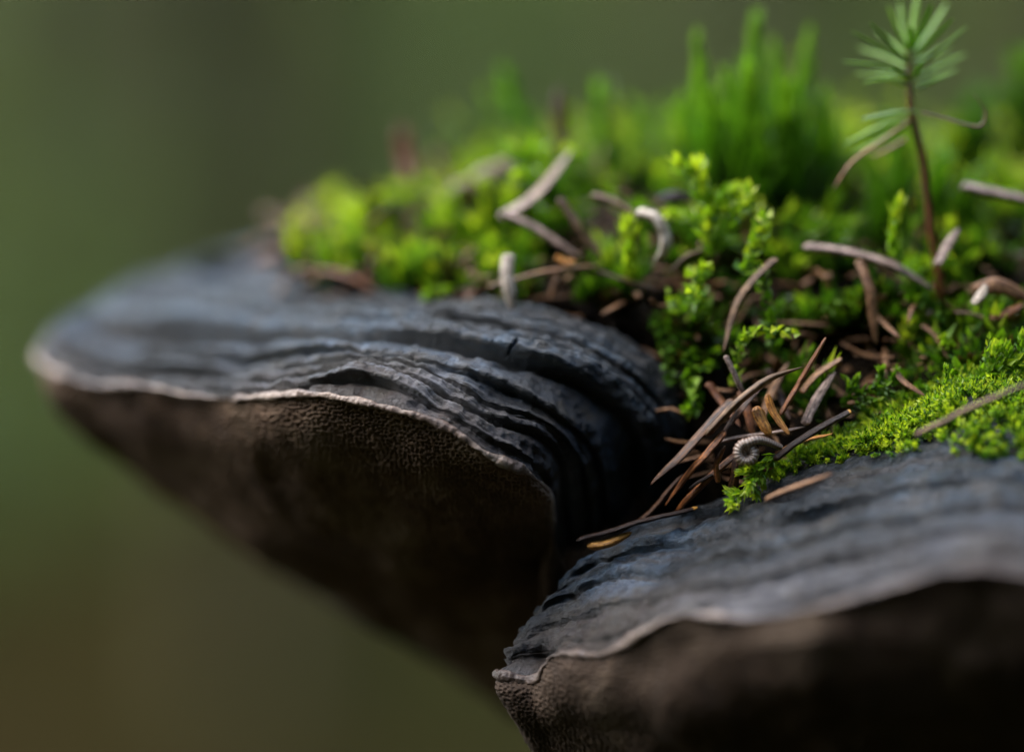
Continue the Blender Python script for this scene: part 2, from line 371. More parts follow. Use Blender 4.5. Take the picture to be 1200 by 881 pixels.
# ------------------------------------------------------------------ bracket fungi
def terrace(v, a=0.66):
    return np.where(v < a, -(np.clip(v, 0, a) / a) ** 2.0, -(1 - np.clip((v - a) / (1 - a), 0, 1) ** 0.5))
def build_bracket(name, label, guides, under, amp, nu, upow, seed, crack=None, pore_rows=150, pits=1.0, lipk=1.0, lipm='margin', fine=1.0, porem='pores', outer=0.0):
    GR = np.array([PP(g) for g in guides]); K = len(GR)
    ts = np.linspace(0, 1, nu); ts = upow(ts)
    C = np.swapaxes(catmull(np.swapaxes(GR, 0, 1), nu, ts), 0, 1)          # (K,nu,3)
    # hand-made waver of every growth line
    U = C
    for k in range(K):
        wob = 0.00038 * fbm(np.stack([C[k, :, 0] * 95 + k * 7 + seed, C[k, :, 1] * 95, C[k, :, 2] * 0 + k], -1), 4)
        C[k, :, 2] += wob
    NG = 24
    per = (K - 1) * NG + 1
    rv0 = np.linspace(0, K - 1, per); k0 = np.round(rv0); ds = rv0 - k0
    # crests lean out over the groove in front of them
    lean = np.where((k0 > 0) & (k0 < K - 1), 0.19 * np.exp(-(ds / np.where(ds < 0, 0.20, 0.30)) ** 2), 0)
    base = catmull(C, per, (rv0 - lean) / (K - 1))                      # (per,nu,3)
    N = grid_normals(base)
    flip = N[per // 2, nu // 2, 2] < 0
    if flip: N = -N
    rowv = np.linspace(0, K - 1, per); gap = np.clip(np.floor(rowv).astype(int), 0, K - 2); fv = rowv - gap
    gl = np.linalg.norm(C[1:] - C[:-1], axis=-1)                         # gap lengths (K-1,nu)
    prof = terrace(fv)[:, None] * np.minimum(gl[gap] * np.array(amp)[gap][:, None], 0.0042) * (1 + outer * np.clip((-0.012 - base[..., 0]) / 0.02, 0, 1) * np.clip((0.044 - base[..., 1]) / 0.012, 0, 1)) * (1 - 0.8 * np.clip((base[..., 1] - 0.050) / 0.012, 0, 1))
    prof *= 0.82 + 0.26 * fbm(base * 75 + seed, 2)
    # fine growth lines running along the rings, lumps and grain
    arc = np.cumsum(np.r_[0, np.linalg.norm(np.diff(C[K // 2], axis=0), axis=1)])
    lines = 0.00026 * fbm(np.stack([np.repeat(arc[None] * 110, per, 0), np.repeat(rowv[:, None] * 4.3 + seed, nu, 1), base[..., 1] * 40], -1), 4, 0.6)
    # fine secondary ridges, three or so to every ring, dying out and starting again
    q3 = (rowv[:, None] * 2.3 + 0.55 * fbm(base * 60 + 8 + seed, 3)) % 1.0
    lines = lines + fine * 0.00024 * (np.where(q3 < .72, 1 - (q3 / .72) ** 1.4, ((q3 - .72) / .28) ** .7) - .5) * np.clip(0.7 + 0.9 * fbm(base * 85 + 50 + seed, 2), 0, 1)
    lump = 0.00045 * fbm(base * 120 + 5 + seed, 3) + 0.00024 * fbm(base * 520 + seed, 2, 0.5) + 0.00015 * fbm(base * 1300 + seed, 2, 0.6) - 0.00016 * np.clip(vnoise(base * 800 + 31) - 0.25, 0, 1) * 3
    edge = np.clip(rowv / 0.6, 0, 1)[:, None]
    G = base + N * (prof + (lines + lump) * (0.25 + 0.75 * edge))[..., None]
    if crack is not None:
        for (a, b, wd, dp) in crack:
            rel = G - (FOCUS - D * F_); zc = rel @ F_; px = 600 + (rel @ R_) / zc * FPX; py = 440.5 - (rel @ U_) / zc * FPX
            a_ = np.array(a); b_ = np.array(b); L = b_ - a_; tt = np.clip(((px - a_[0]) * L[0] + (py - a_[1]) * L[1]) / (L @ L), 0, 1)
            jag = 1.6 * vnoise(np.stack([tt * 5, tt * 0, tt * 0 + 2], -1))
            dd = np.hypot(px - a_[0] - tt * L[0] - jag, py - a_[1] - tt * L[1])
            G = G - N * (dp * np.exp(-(dd / wd) ** 2))[..., None]
    NN = grid_normals(G)
    if flip: NN = -NN
    root = thing(name, C[0, nu // 2], label, 'bracket fungus')
    # cap: one part for each growth ring, cut along the grooves
    cuts = [0] + [int(k * NG + round(0.66 * NG)) for k in range(K - 1)]
    cuts[-1] = per - 1
    for i in range(len(cuts) - 1):
        a, b = cuts[i], cuts[i + 1] + 1
        f = grid_faces(b - a, nu)
        if flip: f = f[:, ::-1]
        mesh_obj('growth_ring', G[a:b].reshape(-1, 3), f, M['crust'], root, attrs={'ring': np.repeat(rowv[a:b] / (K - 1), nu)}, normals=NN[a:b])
    # pore surface: from the margin in and down to the trunk
    UG = np.array([C[0]] + [np.array(catmull(PP(g), nu, ts)) for g in under])
    pv = np.linspace(0, 1, pore_rows) ** 1.7
    UB = catmull(UG, 0, pv); un = grid_normals(UB)
    if un[pore_rows // 4, nu // 2] @ F_ > 0: un = -un
    UB = UB + un * (0.0009 * fbm(UB * 90 + 3 + seed, 3) * np.clip(pv * 8, 0, 1)[:, None])[..., None]
    if pits:
        pitch = 0.000385; X = UB[..., 0] / pitch; Z = UB[..., 2] / pitch / 0.9; ix = np.floor(X).astype(np.int64); iz = np.floor(Z).astype(np.int64)
        best = np.full(X.shape, 9.0)
        for a in (-1, 0, 1):
            for b in (-1, 0, 1):
                gx, gz = ix + a, iz + b
                cx = gx + 0.5 + 0.36 * _h(gx, gz, gx * 0 + 1); cz = gz + 0.5 + 0.36 * _h(gx, gz, gx * 0 + 2)
                best = np.minimum(best, np.hypot(X - cx, Z - cz))
        pit = np.clip((0.50 - best) / 0.30, 0, 1); pit = pit * pit * (3 - 2 * pit)
        UB = UB - un * (pits * 0.00019 * pit * np.clip(pv * 30, 0, 1)[:, None])[..., None]
    mesh_obj('pore_surface', UB.reshape(-1, 3), grid_faces(pore_rows, nu), M[porem], root)
    # pale margin: a thick lip that rolls over the edge
    lipn = 14; th = np.linspace(0, 2 * math.pi, lipn + 1)
    tang = np.gradient(C[0], axis=0); tang /= np.linalg.norm(tang, axis=1, keepdims=True)
    nrm = N[1]; bi = np.cross(tang, nrm)
    rr = lipk * 0.00034 * (1 + 0.9 * fbm(C[0] * 300 + seed, 3))
    rr = np.clip(rr, 0.00008, 0.0006)
    lip = C[0][None] + rr[None, :, None] * (np.cos(th)[:, None, None] * nrm[None] * 0.75 + np.sin(th)[:, None, None] * bi[None] * 1.1)
    lip += 0.00012 * fbm(lip * 1600, 3)[..., None] * nrm[None]
    mesh_obj('margin', lip.reshape(-1, 3), grid_faces(lipn + 1, nu), M[lipm], root)
    return root, G, rowv

B1 = [
 [(330,300,92),(150,352,80),(47,412,50),(85,443,34),(170,456,22),(260,470,11),(345,462,3.5),(430,466,-0.5),(520,496,-2),(575,529,-2),(622,552,0),(645,588,5),(642,680,14)],
 [(330,298,90),(155,345,78),(52,398,50),(88,438,35),(173,449,23),(262,460,12.5),(345,447,4.8),(430,430,1.2),(520,476,-1),(577,510,-1.4),(626,535,.6),(650,572,5),(652,660,15)],
 [(328,296,89),(160,340,77),(60,388,51),(100,429,37),(182,439,25.5),(268,446,15),(350,429,7),(435,421,3),(520,452,0.5),(580,482,0),(640,505,1.6),(672,552,6),(680,640,15)],
 [(325,294,87),(165,334,75),(75,375,53),(120,402,42),(200,406,31),(290,407,20.5),(365,403,11),(445,407,5.5),(530,420,2.6),(595,442,1.6),(658,477,2.2),(710,530,6),(722,620,15)],
 [(322,292,84),(180,326,73),(120,350,60),(165,360,49),(230,364,38),(300,374,27),(375,375,17.5),(455,375,10),(535,385,6),(615,403,4),(700,434,4),(765,505,7),(772,600,15)],
 [(320,290,80),(200,318,71),(160,330,64),(205,337,56),(265,342,46),(330,350,35),(395,354,25),(465,357,16.5),(545,362,10.5),(630,381,7.5),(722,421,6.5),(790,485,9),(806,590,16)],
 [(318,288,76),(230,306,70),(215,312,66),(250,322,60),(300,330,51),(360,338,41),(420,342,31),(490,343,23),(565,349,17),(650,362,13),(738,398,11),(805,470,12),(820,580,18)],
 [(316,292,80),(280,298,76),(280,302,72),(300,310,68),(345,318,60),(400,325,51),(460,331,42),(530,338,33),(600,343,27),(690,351,21),(765,380,18),(825,460,18),(850,570,20)],
]
B1U = [
 [(350,330,90),(180,400,80),(80,470,50),(128,512,38),(210,535,26),(295,540,14),(370,535,6),(445,535,2.5),(525,548,1),(580,565,1.5),(628,590,3.5),(648,635,8),(646,720,17)],
 [(500,420,88),(350,540,84),(262,620,62),(300,655,48),(350,678,38),(400,680,29),(455,675,22),(515,670,17),(575,672,14),(625,675,13),(662,685,15),(680,710,19),(690,760,25)],
 [(760,600,88),(690,720,90),(655,830,76),(665,868,66),(690,888,58),(715,900,52),(735,905,48),(750,905,46),(765,895,45),(775,880,44),(790,860,43),(800,820,43),(810,780,46)],
]
def mid(a, b, f=0.5): return [tuple(x * (1 - f) + y * f for x, y in zip(p, q)) for p, q in zip(a, b)]
B1 = B1[:3] + [mid(B1[2], B1[3], .45)] + B1[3:5] + [mid(B1[4], B1[5], .5)] + B1[5:6] + [mid(B1[5], B1[6], .5)] + B1[6:]
def up1(t):   # more columns where the rim is in focus
    g = np.interp(t, [0, 0.12, 0.42, 0.92, 1.0], [0, 0.17, 0.45, 0.93, 1.0]); return g
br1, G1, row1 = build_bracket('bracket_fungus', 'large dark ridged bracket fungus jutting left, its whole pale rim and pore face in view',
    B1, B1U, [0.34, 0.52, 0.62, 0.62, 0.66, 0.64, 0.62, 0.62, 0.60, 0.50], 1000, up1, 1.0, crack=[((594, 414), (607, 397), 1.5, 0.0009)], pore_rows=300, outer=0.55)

B2 = [
 [(690,800,25),(584,792,2),(627,795,-1.5),(648,766,-3.5),(713,765,-8),(790,725,-12.5),(880,728,-15.5),(1000,701,-18.5),(1150,668,-21.5),(1350,700,-19),(1500,680,10)],
 [(695,780,25),(592,766,2),(640,748,-1),(668,735,-3),(725,730,-7),(795,704,-11),(885,700,-13.5),(1000,672,-16),(1150,638,-19),(1350,660,-17),(1495,650,10)],
 [(700,760,25),(606,739,3),(655,716,0),(690,704,-1.5),(745,693,-5),(810,676,-8.5),(895,668,-11),(1005,640,-13),(1150,610,-16),(1345,625,-14),(1490,620,11)],
 [(705,735,25),(630,713,3.5),(678,685,1),(715,672,0),(770,658,-3),(835,642,-6),(910,630,-8),(1015,606,-10),(1150,582,-12),(1340,590,-10),(1480,590,13)],
 [(720,710,25),(660,683,4),(710,653,2),(750,637,1),(805,621,-1),(865,606,-3),(935,592,-4.5),(1030,568,-6.5),(1150,548,-8.5),(1330,550,-6),(1470,560,15)],
 [(750,690,25),(700,655,5),(750,624,3.5),(795,606,2.5),(845,590,1.5),(900,574,0),(965,555,-1.5),(1050,530,-3),(1150,510,-4.5),(1320,505,-2),(1450,520,18)],
 [(790,670,26),(750,632,7),(800,604,5.5),(840,588,4.5),(885,570,4),(935,547,3),(990,520,2),(1065,492,1),(1150,470,0),(1310,458,2),(1430,480,21)],
 [(830,660,28),(800,622,12),(845,594,11),(880,576,10),(925,553,9.5),(970,525,9),(1015,497,8),(1080,466,7),(1150,444,6),(1300,428,8),(1410,440,24)],
]
B2U = [
 [(720,840,25),(613,845,3),(641,852,-1),(665,842,-3.5),(730,852,-7),(800,842,-11),(890,842,-13),(1000,830,-16),(1150,810,-18),(1350,820,-16),(1500,800,10)],
 [(760,970,30),(690,965,12),(720,985,7),(750,995,4),(800,1005,1),(860,1015,-1),(930,1015,-3),(1020,1005,-4),(1150,995,-5),(1300,985,-3),(1420,960,14)],
 [(900,1160,45),(850,1200,30),(880,1230,24),(920,1240,20),(960,1250,17),(1010,1260,15),(1060,1260,14),(1120,1260,14),(1190,1250,15),(1260,1230,20),(1330,1200,30)],
]
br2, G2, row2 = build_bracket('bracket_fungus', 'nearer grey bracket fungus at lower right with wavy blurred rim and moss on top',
    B2, B2U, [0.20, 0.22, 0.22, 0.20, 0.14, 0.10, 0.07], 560, lambda t: np.interp(t, [0, .45, 1], [0, .35, 1]), 9.0, pore_rows=170, pits=0.6, lipk=0.8, lipm='margin_dull', fine=0.7, porem='pores_shaded')

# ------------------------------------------------------------------ moss
def unit(a): return a / (np.linalg.norm(a, axis=-1, keepdims=True) + 1e-12)
def shoot(base, tip, leaf, width, n, spread=0.9, tone=0.6, bend=None, r=rng, cup=0.25, stem_r=0.00012, toneamp=0.35, start=0.05, close=0.55):
    """a leafy moss stem from base to tip: (verts, tris, tone) as numpy"""
    base = np.asarray(base); tip = np.asarray(tip); L = np.linalg.norm(tip - base)
    if bend is None: bend = r.normal(0, 0.12, 3) * L
    t = np.linspace(start, 1.0, n); t = np.clip(t + r.normal(0, 0.3 / n, n), start, 1.0)
    def cur(t): t = t[:, None]; return base * (1 - t) + tip * t + bend * 4 * t * (1 - t)
    p = cur(t); e = 1e-3; ax = unit(cur(np.clip(t + e, 0, 1.01)) - cur(t - e))
    rv = unit(np.cross(ax, np.array([0.31, 0.42, 0.85]))); sv = np.cross(ax, rv)
    ph = np.arange(n) * 2.399 + r.uniform(0, 6)
    rad = rv * np.cos(ph)[:, None] + sv * np.sin(ph)[:, None]; side = -rv * np.sin(ph)[:, None] + sv * np.cos(ph)[:, None]
    sp = (spread * (1.0 - close * t) + r.normal(0, 0.12, n))[:, None]
    dr = unit(rad * np.sin(sp) + ax * np.cos(sp))
    up = np.cross(side, dr)
    ll = (leaf * r.uniform(0.7, 1.15, n) * (1 - (0.35 + 1.1 * (close - .55)) * t ** 2))[:, None]; ww = (width * r.uniform(0.8, 1.15, n))[:, None]
    b = p; mL = p + dr * ll * 0.42 + side * ww * .5 + up * ww * cup; mR = p + dr * ll * 0.42 - side * ww * .5 + up * ww * cup
    tp = p + dr * ll + unit(ax) * ll * 0.12
    V = np.stack([b, mL, tp, mR], 1).reshape(-1, 3)
    i = np.arange(n)[:, None] * 4
    Fc = np.concatenate([i + np.array([[0, 1, 2]]), i + np.array([[0, 2, 3]])])
    T = np.repeat(np.clip(tone + toneamp * (t - 0.6) + r.normal(0, 0.08, n), 0, 1), 4)
    # stem: a thin three-sided tube
    ts = np.linspace(0, 1, 7); c = cur(ts); a2 = unit(np.gradient(c, axis=0)); r1 = unit(np.cross(a2, np.array([0.3, 0.4, 0.86]))); r2 = np.cross(a2, r1)
    tube = np.stack([c + (r1 * math.cos(q) + r2 * math.sin(q)) * stem_r for q in (0, 2.094, 4.189)], 1).reshape(-1, 3)
    o = len(V); tf = []
    for k in range(6):
        for j in range(3):
            a, bq = o + k * 3 + j, o + k * 3 + (j + 1) % 3
            tf += [(a, bq, bq + 3), (a, bq + 3, a + 3)]
    return np.vstack([V, tube]), np.vstack([Fc, np.array(tf)]), np.r_[T, np.full(21, max(0.12, tone - 0.3))]
def join(parts):
    V = []; Fc = []; T = []; o = 0
    for v, f, t in parts:
        V.append(v); Fc.append(f + o); T.append(t); o += len(v)
    return np.vstack(V), np.vstack(Fc), np.concatenate(T)
def moss_obj(name, parts, label, cat='moss', mat='moss', kind=None, group=None, parent=None, origin=None):
    V, Fc, T = join(parts)
    o = mesh_obj(name, V, Fc, M[mat], parent, origin=origin if origin is not None else V[0], smooth=False, attrs={'tone': T})
    return tag(o, label, cat, group, kind) if parent is None else o
def pxof(p):
    rel = np.asarray(p) - (FOCUS - D * F_); z = rel @ F_
    return 600 + (rel @ R_) / z * FPX, 440.5 - (rel @ U_) / z * FPX

def carpet():
    r = np.random.default_rng(21); parts = []
    N = grid_normals(SUBC)
    if N[NVs // 2, NUs // 2, 2] < 0: N = -N
    for _ in range(8600):
        v = r.uniform(0.16, 1) ; u = r.uniform(0, 1); i = int(v * (NVs - 1)); j = int(u * (NUs - 1))
        n = N[i, j]; p = SUBC[i, j] - n * 0.0005; px, py = pxof(p)
        left = np.clip((640 - px) / 250, 0, 1)
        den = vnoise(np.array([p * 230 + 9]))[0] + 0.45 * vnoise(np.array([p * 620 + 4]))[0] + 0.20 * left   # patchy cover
        if den < (0.05 if v > 0.34 else -0.22) or px < 335 + 30 * v or (px < 460 and r.uniform() > (px - 325) / 130): continue
        if 935 < px < 1065 and 385 < py < 470: continue               # bare dark hollow
        if 820 < px < 1060 and 400 < py and r.uniform() < 0.85: continue
        if px > 1060 and 300 < py < 440 and r.uniform() < 0.25: continue
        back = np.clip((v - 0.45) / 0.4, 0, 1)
        kind = vnoise(np.array([p * 110 + 40]))[0] + r.normal(0, 0.30)
        h = (0.0013 + 0.0030 * min(den, 0.9) + 0.0013 * back - 0.0008 * left + (0.0005 * back if px > 540 else 0)) * r.uniform(0.45, 1.35) * (1.45 if r.uniform() < 0.12 else 1.0)
        h *= 0.45 + 0.55 * np.clip((px - 330) / 140, 0, 1)
        lean = r.normal(0, 0.55, 3); lean[2] = abs(lean[2]) * 0.3
        d = unit(n + np.array([0, -0.25, 0.5]) + lean)
        tone = 0.31 + 0.32 * min(den, 0.8) + 0.34 * left + 0.22 * back + r.normal(0, 0.13)  # leaf tone raised to the left: that side's stronger skylight put into colour
        q = r.uniform()
        if q < 0.13: tone = 0.05; h *= 1.3
        elif q < 0.16: tone = 0.17
        if kind > 0.12:      # broad-leaved
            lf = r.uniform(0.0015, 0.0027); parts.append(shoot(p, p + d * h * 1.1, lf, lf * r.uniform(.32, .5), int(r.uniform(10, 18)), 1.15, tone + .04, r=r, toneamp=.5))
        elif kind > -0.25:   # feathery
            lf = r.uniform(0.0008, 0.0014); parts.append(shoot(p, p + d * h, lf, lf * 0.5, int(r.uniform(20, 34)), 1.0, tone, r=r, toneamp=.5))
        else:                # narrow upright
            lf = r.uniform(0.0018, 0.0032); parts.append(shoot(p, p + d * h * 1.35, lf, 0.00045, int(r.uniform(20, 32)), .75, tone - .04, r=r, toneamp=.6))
    return moss_obj('moss_carpet', parts, 'bright green feathery moss carpet covering the trunk top behind the large fungus', kind='stuff')
carpet()

def cap_moss():
    r = np.random.default_rng(33); parts = []
    N = grid_normals(G2)
    if N[G2.shape[0] // 2, G2.shape[1] // 2, 2] < 0: N = -N
    nv, nu = G2.shape[:2]; px, py = pxof(G2)
    # how far up the nearer cap the moss reaches: an irregular front
    for _ in range(60000):
        i = r.integers(0, nv); j = r.integers(0, nu); x, y = px[i, j], py[i, j]
        if x < 905 or x > 1330: continue
        front = np.interp(x, [905, 960, 1030, 1090, 1130, 1200, 1330], [560, 548, 530, 515, 525, 548, 545]) + 14 * vnoise(np.array([[x * 0.02, 0, 5.0]]))[0]
        if y > front: continue
        dens = np.clip((front - y) / 30, 0.15, 1)
        if r.uniform() > dens * 0.5: continue
        p = G2[i, j]; n = N[i, j]
        lf = r.uniform(0.0004, 0.0009); h = r.uniform(0.0004, 0.0015) * (0.5 + 0.7 * dens)
        d = unit(n + r.normal(0, 0.45, 3))
        parts.append(shoot(p - n * 0.0002, p + d * h, lf, lf * 0.36, int(r.uniform(9, 18)), 1.1, 0.74 + r.normal(0, 0.15), r=r, stem_r=0.00008))
    return moss_obj('moss_carpet', parts, 'thin green moss carpet growing over the top of the nearer fungus', kind='stuff')
cap_moss()

def sprig(label, pts, leaf, width, n, spread=1.0, tone=0.75, branches=0, blen=0.0, mat='moss', name='moss_sprig', seed=1, flat=False, cup=0.25):
    """one moss shoot one can tell apart; pts are (px,py,d) from base to tip"""
    r = np.random.default_rng(seed); q = PP(pts)
    parts = []
    c = catmull(q, 9) if len(q) > 2 else np.linspace(q[0], q[-1], 9)
    for k in range(0, 8, 2):
        parts.append(shoot(c[k], c[min(k + 2, 8)], leaf, width, max(5, n // 4), spread, tone + 0.05 * k / 2 - 0.05, bend=(c[k + 1] - (c[k] + c[k + 2]) / 2), r=r, toneamp=0.1, start=0.0, cup=cup))
    ax = unit(c[-1] - c[0]); sd = unit(np.cross(ax, F_ if flat else r.normal(size=3)))
    for b in range(branches):
        t = 0.15 + 0.75 * b / max(1, branches - 1); p = c[int(t * 8)]
        s = 1 if b % 2 else -1
        s3 = sd * s if flat else unit(np.cross(ax, r.normal(size=3)))
        tip = p + (s3 * 0.85 + ax * 0.6 + r.normal(0, .12, 3)) * blen * (1 - 0.55 * t) * r.uniform(0.8, 1.2)
        parts.append(shoot(p, tip, leaf * 0.8, width * 0.8, max(6, int(n * 0.5)), spread, tone, r=r, stem_r=0.00008, cup=cup))
    return moss_obj(name, parts, label, 'moss', mat)

sprig('bright forked moss sprig standing right of the white hooked needle', [(836,300,12),(828,255,11),(818,193,12)], .0021, .0010, 44, 1.0, .80, 5, .0055, seed=2)
sprig('cone-shaped bright moss sprig just left of the white hooked needle', [(742,330,13),(737,300,12),(736,262,12)], .0018, .0009, 44, .8, .84, seed=3)
sprig('small pale moss sprig pointing right, above the dark gap in the carpet', [(826,262,12),(846,246,11),(872,241,11)], .0014, .0009, 26, .9, .82, seed=4)
sprig('short round-leaved moss sprig right of the forked sprig', [(868,320,8),(884,290,8),(896,252,8)], .0015, .0011, 26, 1.1, .74, seed=5)
sprig('bent moss sprig nodding right over the dark gap above the needle heap', [(862,452,6),(866,408,5),(884,388,4),(930,391,4)], .0010, .0008, 42, 1.1, .82, seed=6)
sprig('round-leaved moss sprig with three bright leaf clusters below the forked sprig', [(822,372,9),(820,350,8),(812,322,8)], .0016, .0013, 20, 1.2, .78, 3, .003, seed=7)
sprig('dark hanging moss sprig at the right end of the large fungus', [(800,392,11),(812,430,8),(812,482,7)], .0014, .0011, 34, 1.2, .60, 3, .0025, seed=8)
sprig('moss sprig hanging low beside the topmost rings of the large fungus', [(768,372,14),(778,400,11),(786,446,10)], .0011, .0009, 26, 1.1, .52, seed=9)
sprig('feathery moss sprig in front of the coiled millipede', [(908,532,-0.5),(886,556,-1),(858,594,-1.5)], .0012, .0005, 46, .9, .80, 10, .0022, seed=10)
sprig('fern-like moss frond right of the needle heap', [(984,474,4),(1012,458,3.5),(1054,446,3.5)], .0009, .0005, 40, .9, .64, 12, .0028, seed=11, flat=True)
sprig('tiny upright moss spike on the crest of the nearer cap', [(1107,456,0),(1109,444,0),(1108,430,0)], .0006, .0004, 26, .7, .72, seed=12)
sprig('feathery moss frond at the right edge above the grey foreground needle', [(1146,446,2),(1172,430,2),(1204,418,2)], .0012, .0006, 40, .9, .74, 10, .0030, seed=13, flat=True)
sprig('light green upright moss sprig left of the seedling stem', [(1050,306,9),(1048,275,9),(1053,240,9)], .0018, .0009, 34, .6, .78, seed=14)
sprig('leafy moss sprig reaching up behind the tan needles at left centre', [(640,246,22),(640,215,24),(628,178,26)], .0024, .0011, 36, .9, .72, 4, .004, seed=15)
sprig('dark blade-like moss sprig leaning left at the back of the carpet', [(640,196,50),(618,150,52),(596,98,52)], .0030, .0010, 34, .5, .45, seed=16, mat='moss_dark')
sprig('dark upright moss sprig right of the brown twig stub', [(706,210,46),(708,170,46),(704,116,46)], .0032, .0010, 34, .45, .50, seed=17, mat='moss_dark')
sprig('small moss sprig below the brown hanging needle near the hollow', [(905,405,6),(898,350,7),(892,318,7)], .0013, .0010, 26, 1.1, .66, seed=18)
sprig('pale moss sprig lying over the edge of the large cap', [(560,336,22),(530,340,20),(500,345,20)], .0014, .0010, 26, 1.0, .66, seed=19)

def tuft():
    """tall upright moss behind the carpet: a tuft whose shoots are parts"""
    r = np.random.default_rng(8); base = P(880, 250, 32)
    t = thing('moss_tuft', base, 'tall dark green tuft of spiky upright moss left of the seedling', 'moss')
    S = [((884,255,32),(884,5,31),5.6),((838,250,34),(815,28,33),4.2),((922,255,34),(950,22,36),4.4),((862,250,36),(850,75,36),4.2),((905,258,30),(917,82,29),4.4),
         ((858,262,29),(868,120,28),4.0),((930,262,31),(938,120,30),4.0),((850,255,40),(785,120,42),3.8),((945,262,38),(985,150,40),3.8),((885,262,26),(893,140,26),4.0),((905,258,40),(905,40,42),4.8),((870,258,27),(878,70,27),5.2),((840,258,30),(832,100,29),5.0),((925,258,28),(926,95,27),5.0),((820,250,38),(800,110,38),4.6),((958,258,34),(966,100,36),4.6)]
    for k, (b, e, lf) in enumerate(S):
        B = P(*b); E = P(*e)
        V, Fc, T = shoot(B, E - (E - B) * 0.09, lf * .001, 0.00075, 80, .80, .55 + r.normal(0, .05), r=r, toneamp=.95, close=.88, bend=r.normal(0, .02, 3) * np.linalg.norm(E - B), stem_r=.00025)
        mesh_obj('shoot', V, Fc, M['moss_dark'], t, smooth=False, attrs={'tone': T})
    t2 = thing('moss_tuft', P(1045, 300, 28), 'dark green moss tuft right behind the seedling stem', 'moss')
    for k, (b, e) in enumerate([((1035,300,27),(1020,180,28)),((1052,300,28),(1056,150,29)),((1075,300,30),(1105,175,31)),((1090,300,32),(1140,205,33)),((1040,300,33),(1040,140,35)),((1110,305,30),(1125,215,30))]):
        B = P(*b); E = P(*e)
        V, Fc, T = shoot(B, E, .0040, .00085, 70, .62, .52 + r.normal(0, .05), r=r, toneamp=.65, close=.9, stem_r=.00025)
        mesh_obj('shoot', V, Fc, M['moss_dark'], t2, smooth=False, attrs={'tone': T})
    t3 = thing('moss_tuft', P(1190, 230, 62), 'blurred olive moss tuft at the upper right edge', 'moss')
    for k in range(16):
        x = r.uniform(1120, 1330); d = r.uniform(52, 70); y0 = np.interp(x, [1120, 1330], [240, 205])
        B = P(x, y0, d); E = P(x + r.normal(0, 14), np.interp(x, [1120, 1200, 1330], [150, 85, 40]) + r.normal(0, 14), d)
        V, Fc, T = shoot(B, E, .0034, .0011, 60, .9, .34 + r.normal(0, .06), r=r, toneamp=.4, stem_r=.00025)
        mesh_obj('shoot', V, Fc, M['moss'], t3, smooth=False, attrs={'tone': T})
tuft()

# ------------------------------------------------------------------ fallen needles and scraps
def needle_mesh(q, wid, flat=0.55, n=30, groove=0.16, roll=0.0, blunt=0.5, sharp=1.0, taper=0.07):
    c = catmull(q, n) if len(q) > 2 else np.linspace(q[0], q[-1], n)
    t = np.linspace(0, 1, n); L = np.linalg.norm(np.diff(c, axis=0), axis=1).sum()
    sd_ = q[0][0] * 7000 + q[-1][2] * 3000
    for ax_ in range(3): c[:, ax_] += 0.012 * L * fbm(np.stack([t * 2.6, t * 0 + sd_ % 97, t * 0 + ax_ * 5], -1), 3)
    tg = unit(np.gradient(c, axis=0))
    up = np.array([0, 0, 1.0]) - tg[0] * tg[0][2]
    if np.linalg.norm(up) < 0.2: up = np.array([0, -1.0, 0])
    up = unit(up); k = 20; th = np.linspace(0, 2 * math.pi, k + 1)
    prof = (np.clip(t / taper, 0, 1) ** blunt) * (1 - np.clip((t - 0.60) / 0.40, 0, 1) ** 2.0 * 0.90 * sharp) * np.where(t > 0.985, 0.55, 1)
    prof = np.maximum(prof, 0.10) * (1 + 0.07 * fbm(np.stack([t * 5, t * 0 + sd_ % 53, t * 0], -1), 3))
    rings = []; 
    for i in range(n):
        up = unit(up - tg[i] * (up @ tg[i])); sd = np.cross(tg[i], up)
        a, b = (up * math.cos(roll) + sd * math.sin(roll)), (sd * math.cos(roll) - up * math.sin(roll))
        dia = 1.12 / (np.abs(np.cos(th)) + np.abs(np.sin(th))); rr = (0.35 + 0.65 * dia) * (1 - groove * np.exp(-((np.abs(np.sin(th))) / 0.28) ** 2))   # four-angled, grooved along back and belly
        rings.append(c[i] + (wid / 2) * prof[i] * ((np.cos(th) * flat * rr)[:, None] * a + (np.sin(th) * (0.35 + 0.65 * dia))[:, None] * b))
    V = np.array(rings).reshape(-1, 3); Fc = grid_faces(n, k + 1).tolist()
    uv = np.stack(np.meshgrid(t, th / (2 * math.pi), indexing='ij'), -1).reshape(-1, 2)
    o = len(V); V = np.vstack([V, c[:1], c[-1:]]); uv = np.vstack([uv, [[0, .5]], [[1, .5]]])
    for j in range(k): Fc.append((j + 1, j, o)); Fc.append(((n - 1) * (k + 1) + j, (n - 1) * (k + 1) + j + 1, o + 1))
    return V, Fc, uv
